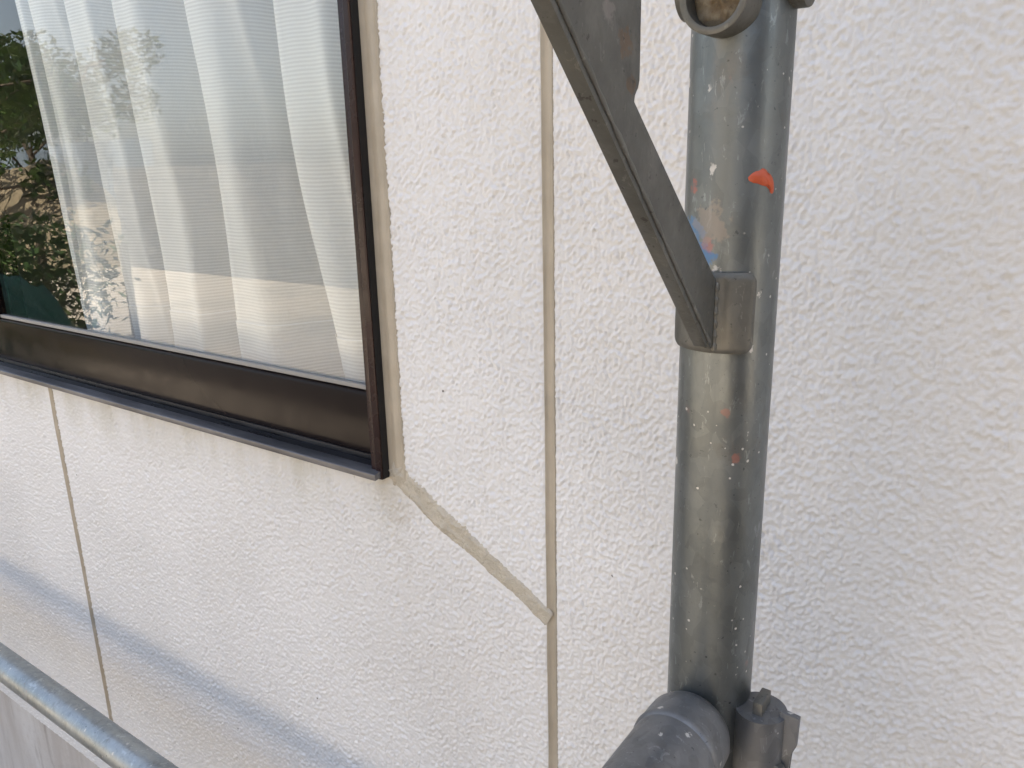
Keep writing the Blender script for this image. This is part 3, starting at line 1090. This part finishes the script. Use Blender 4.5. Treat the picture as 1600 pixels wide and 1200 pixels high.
# ------------------------------------------------------------------ ledger pipe along the wall
lg = empty('ledger_pipe', (-1.2, -.1265, -.7415), 'shiny galvanised scaffold rail running along the bottom of the wall at lower left', 'scaffold pipe')
tube('pipe', (-3.6, -.1265, -.7415), (PX - PR - .012, -.1265, -.7415), .02135, M['galv_pipe'], lg, 80)
tube('coupler', (PX - PR - .050, -.1265, -.7415), (PX - PR - .008, -.1265, -.7415), .0245, M['galv_transom'], lg, 40)

# outer row of the scaffold (behind the camera, mirrored in the glass)
def outer_post(x, y, label):
    p = empty('scaffold_post', (x, y, GZ), label, 'scaffold post')
    tube('tube', (x, y, GZ + .01), (x, y, 2.6), PR, M['galv_pipe'], p, 32)
    box('base_plate', (x - .07, y - .07, GZ), (x + .07, y + .07, GZ + .009), M['galv_dark'], p)
    return p
outer_post(-.1437, -1.045, 'outer scaffold post across from the one with the orange paint blob')
outer_post(-5.43, -1.045, 'outer scaffold post at the far left of the house')
outer_post(-3.63, -.1265, 'scaffold post by the wall at the far end of the lower rail')

# ------------------------------------------------------------------ the garden the window mirrors
def leaves(bm, c, r, n, s, seed, squash=.8):
    rd = random.Random(seed)
    for _ in range(n):
        while True:
            p = Vector((rd.uniform(-1, 1), rd.uniform(-1, 1), rd.uniform(-1, 1)))
            if .35 < p.length < 1: break
        p = Vector((p.x * r, p.y * r, p.z * r * squash)) + Vector(c)
        u = Vector((rd.uniform(-1, 1), rd.uniform(-1, 1), rd.uniform(-1, 1))).normalized()
        v = u.orthogonal().normalized()
        k = s * rd.uniform(.6, 1.3)
        bm.faces.new([bm.verts.new(p + u * k), bm.verts.new(p + v * k * .45), bm.verts.new(p - u * k), bm.verts.new(p - v * k * .45)])

def tree(x, y, h, r, seed, label, name='garden_tree', mat='leaf'):
    rd = random.Random(seed)
    t_ = empty(name, (x, y, GZ), label, 'tree')
    bm = bmesh.new()
    add = []
    p = Vector((x, y, GZ)); rad_ = .05 * h * .5
    segs = 7
    prev = None
    cr = []
    for i in range(segs + 1):
        q = Vector((x + .05 * h * math.sin(i * .9 + seed), y + .04 * h * math.cos(i * 1.1 + seed), GZ + h * .72 * i / segs))
        rr = rad_ * (1 - .75 * i / segs)
        ring = [bm.verts.new(q + Vector((rr * math.cos(k * math.pi / 4), rr * math.sin(k * math.pi / 4), 0))) for k in range(8)]
        if prev:
            for k in range(8): bm.faces.new((prev[k], prev[(k + 1) % 8], ring[(k + 1) % 8], ring[k]))
        prev = ring
        if i >= 3: cr.append(q)
    ends = []
    for q in cr:
        for _ in range(2):
            e = q + Vector((rd.uniform(-1, 1), rd.uniform(-1, 1), rd.uniform(.1, .7))).normalized() * r * rd.uniform(.6, .95)
            add_tube(bm, q, e, rad_ * .22, 6)
            ends.append(e)
    from_bm('trunk', bm, M['bark'], t_, True)
    bm = bmesh.new()
    for i, e in enumerate(ends):
        leaves(bm, e, r * rd.uniform(.32, .5), 260, .05 + .012 * h, seed * 50 + i)
    from_bm('crown', bm, M[mat], t_)
    return t_

tree(-15.5, -5.6, 4.0, 1.5, 3, 'dark leafy tree mirrored at the upper left edge of the window glass')
tree(-18.5, -7.6, 4.6, 1.7, 5, 'tall dark tree farthest left beyond the dry bank')

tree(-25, -12.5, 6.4, 2.3, 20, 'broad dark tree standing behind the blue grey fence')

def shrub(x, y, r, seed, label, mat='leaf2'):
    s_ = empty('shrub', (x, y, GZ), label, 'shrub')
    bm = bmesh.new()
    for k in range(5):
        add_tube(bm, (x, y, GZ), (x + .5 * r * math.cos(k * 1.3), y + .5 * r * math.sin(k * 1.3), GZ + r), .012, 6)
    from_bm('stem', bm, M['bark'], s_)
    bm = bmesh.new()
    for k in range(6):
        leaves(bm, (x + .5 * r * math.cos(k * 1.1 + seed), y + .5 * r * math.sin(k * 1.1 + seed), GZ + r * (.7 + .1 * (k % 3))), r * .5, 260, .035, seed * 9 + k)
    from_bm('foliage', bm, M[mat], s_)
shrub(-6.3, -2.0, .44, 2, 'low yellow green shrub nearest to the window on bare soil')

# dry bank beyond the shade
bm = bmesh.new()
gx, gy = 40, 14
P = [[bm.verts.new((-26 + 13 * i / gx, -5.2 - 3.6 * j / gy, GZ - .02 + (1.60 + .16 * math.sin(i * .9) + .1 * math.sin(i * 2.3 + j)) * math.sin(math.pi * min(1, j / gy * 1.0)) * min(1, (gx - i) / 8) * min(1, i / 4))) for j in range(gy + 1)] for i in range(gx + 1)]
for i in range(gx):
    for j in range(gy):
        bm.faces.new((P[i][j], P[i][j + 1], P[i + 1][j + 1], P[i + 1][j]))
o = from_bm('dry_bank', bm, M['dry'], None, True)
tag(o, kind='structure')

# blue grey sheet fence far left
fn = empty('sheet_fence', (-22, -9.2, GZ), 'long blue grey sheet metal fence behind the dry bank', 'fence')
proto = None
for k in range(14):
    x_ = -29 + k * .92
    if proto is None:
        proto = box('sheet_panel', (x_, -9.22, GZ + .1), (x_ + .90, -9.18, GZ + 2.22), M['bluegrey'], fn, .01)
    else:
        c_ = proto.copy(); C.objects.link(c_); c_.parent = fn; c_.location = (k * .92, 0, 0)

# block wall across from the house
bw = empty('block_wall', (-4, -6.6, GZ), 'low grey concrete block garden wall across from the house', 'wall')
box('mortar_core', (-13, -6.68, GZ), (1, -6.56, GZ + 1.6), M['mortar'], bw)
pb = None
cnt = 0
for row in range(8):
    for k in range(35):
        xx = -13 + k * .40 + (.2 if row % 2 else 0)
        if xx + .39 > 1.2: continue
        zz_ = GZ + row * .2 + .005
        if pb is None:
            pb = box('block', (xx, -6.70, zz_), (xx + .39, -6.54, zz_ + .19), M['block'], bw)
            bx0, bz0 = xx, zz_
        else:
            c_ = pb.copy(); C.objects.link(c_); c_.parent = bw; c_.location = (xx - bx0, 0, zz_ - bz0)
        cnt += 1
# neighbour's house further back
nb = empty('neighbour_house', (-4, -16, GZ), 'cream neighbouring house with dark roof beyond the block wall', 'house')
box('wall', (-9, -21, GZ), (3, -14, GZ + 5.2), M['cream'], nb)
prism('roof', [(-21.6, GZ + 5.2), (-13.4, GZ + 5.2), (-17.5, GZ + 7.2)], 0, -9.6, 3.6, M['roof'], nb)
for (x_, z_) in ((-7.5, 1.0), (-3.6, 1.0), (.2, 1.0), (-7.5, 3.5), (-3.6, 3.5), (.2, 3.5)):
    f_ = box('window', (x_, -14.002, GZ + z_), (x_ + 1.6, -13.93, GZ + z_ + 1.2), M['sill'], nb)
    box('pane', (x_ + .06, -13.928, GZ + z_ + .06), (x_ + 1.54, -13.92, GZ + z_ + 1.14), M['rail'], f_)

# heap under a green sheet
bm = bmesh.new()
g = []
for i in range(25):
    row = []
    for j in range(17):
        u, v_ = i / 24 * 2 - 1, j / 16 * 2 - 1
        h_ = .55 * (1 - abs(u) ** 4) * (1 - abs(v_) ** 4) + .03 * math.sin(i * 1.3 + j * .7) + .02 * math.sin(j * 2.1)
        row.append(bm.verts.new((-6.6 + u * 1.0, -1.95 + v_ * .35, GZ + max(.005, h_ * 1.4))))
    g.append(row)
for i in range(24):
    for j in range(16):
        bm.faces.new((g[i][j], g[i][j + 1], g[i + 1][j + 1], g[i + 1][j]))
o = from_bm('tarpaulin', bm, M['tarp'], None, True)
tag(o, 'green sheet thrown over a heap in the garden', 'tarpaulin')
# clipped dark hedge in the shade of the house
hd = empty('hedge', (-9.6, -2.6, GZ), 'long dark hedge in the shade left of the window', 'hedge')
for k in range(7):
    tube('stem', (-13.6 + k * 1.3, -2.6, GZ), (-13.6 + k * 1.3, -2.6, GZ + 1.0), .03, M['bark'], hd, 6)
bm = bmesh.new()
for k in range(30):
    leaves(bm, (-15.0 + k * .29, -2.6, GZ + .66 + .05 * math.sin(k * 2.2)), .46, 420, .045, 900 + k, 1.22)
from_bm('foliage', bm, M['leaf'], hd)

# unseen board fence added right of the camera to darken the post's reflections
t = NT('fence_board', (.11, .085, .06), .8)
t.color(t.mix(t.ramp(t.noise(8, 5, .6, (1, 1, .1)), .35, .65), (.12, .095, .07), (.07, .055, .042)))
t.bump(t.noise(60, 4, .6, (1, 1, .06)), .003, .5)
M['fence'] = t.m
fe = empty('added_board_fence', (2.6, -4.4, GZ), 'added unseen dark brown board fence that darkens the reflection on the post', 'fence')
proto = None
for k in range(44):
    if proto is None:
        proto = box('board', (2.60, -8.4, GZ + .04), (2.622, -8.4 + .165, GZ + 2.45), M['fence'], fe, .002)
    else:
        c_ = proto.copy(); C.objects.link(c_); c_.parent = fe; c_.location = (.004 * math.sin(k * 2.3), k * .172, .01 * math.sin(k * 1.7))
for zr in (.3, 1.3, 2.2):
    box('rail', (2.632, -8.45, GZ + zr), (2.672, -.80, GZ + zr + .07), M['wood'], fe)
for k in range(5):
    box('post', (2.674, -8.45 + 1.89 * k, GZ - .1), (2.764, -8.36 + 1.89 * k, GZ + 2.4), M['wood'], fe)
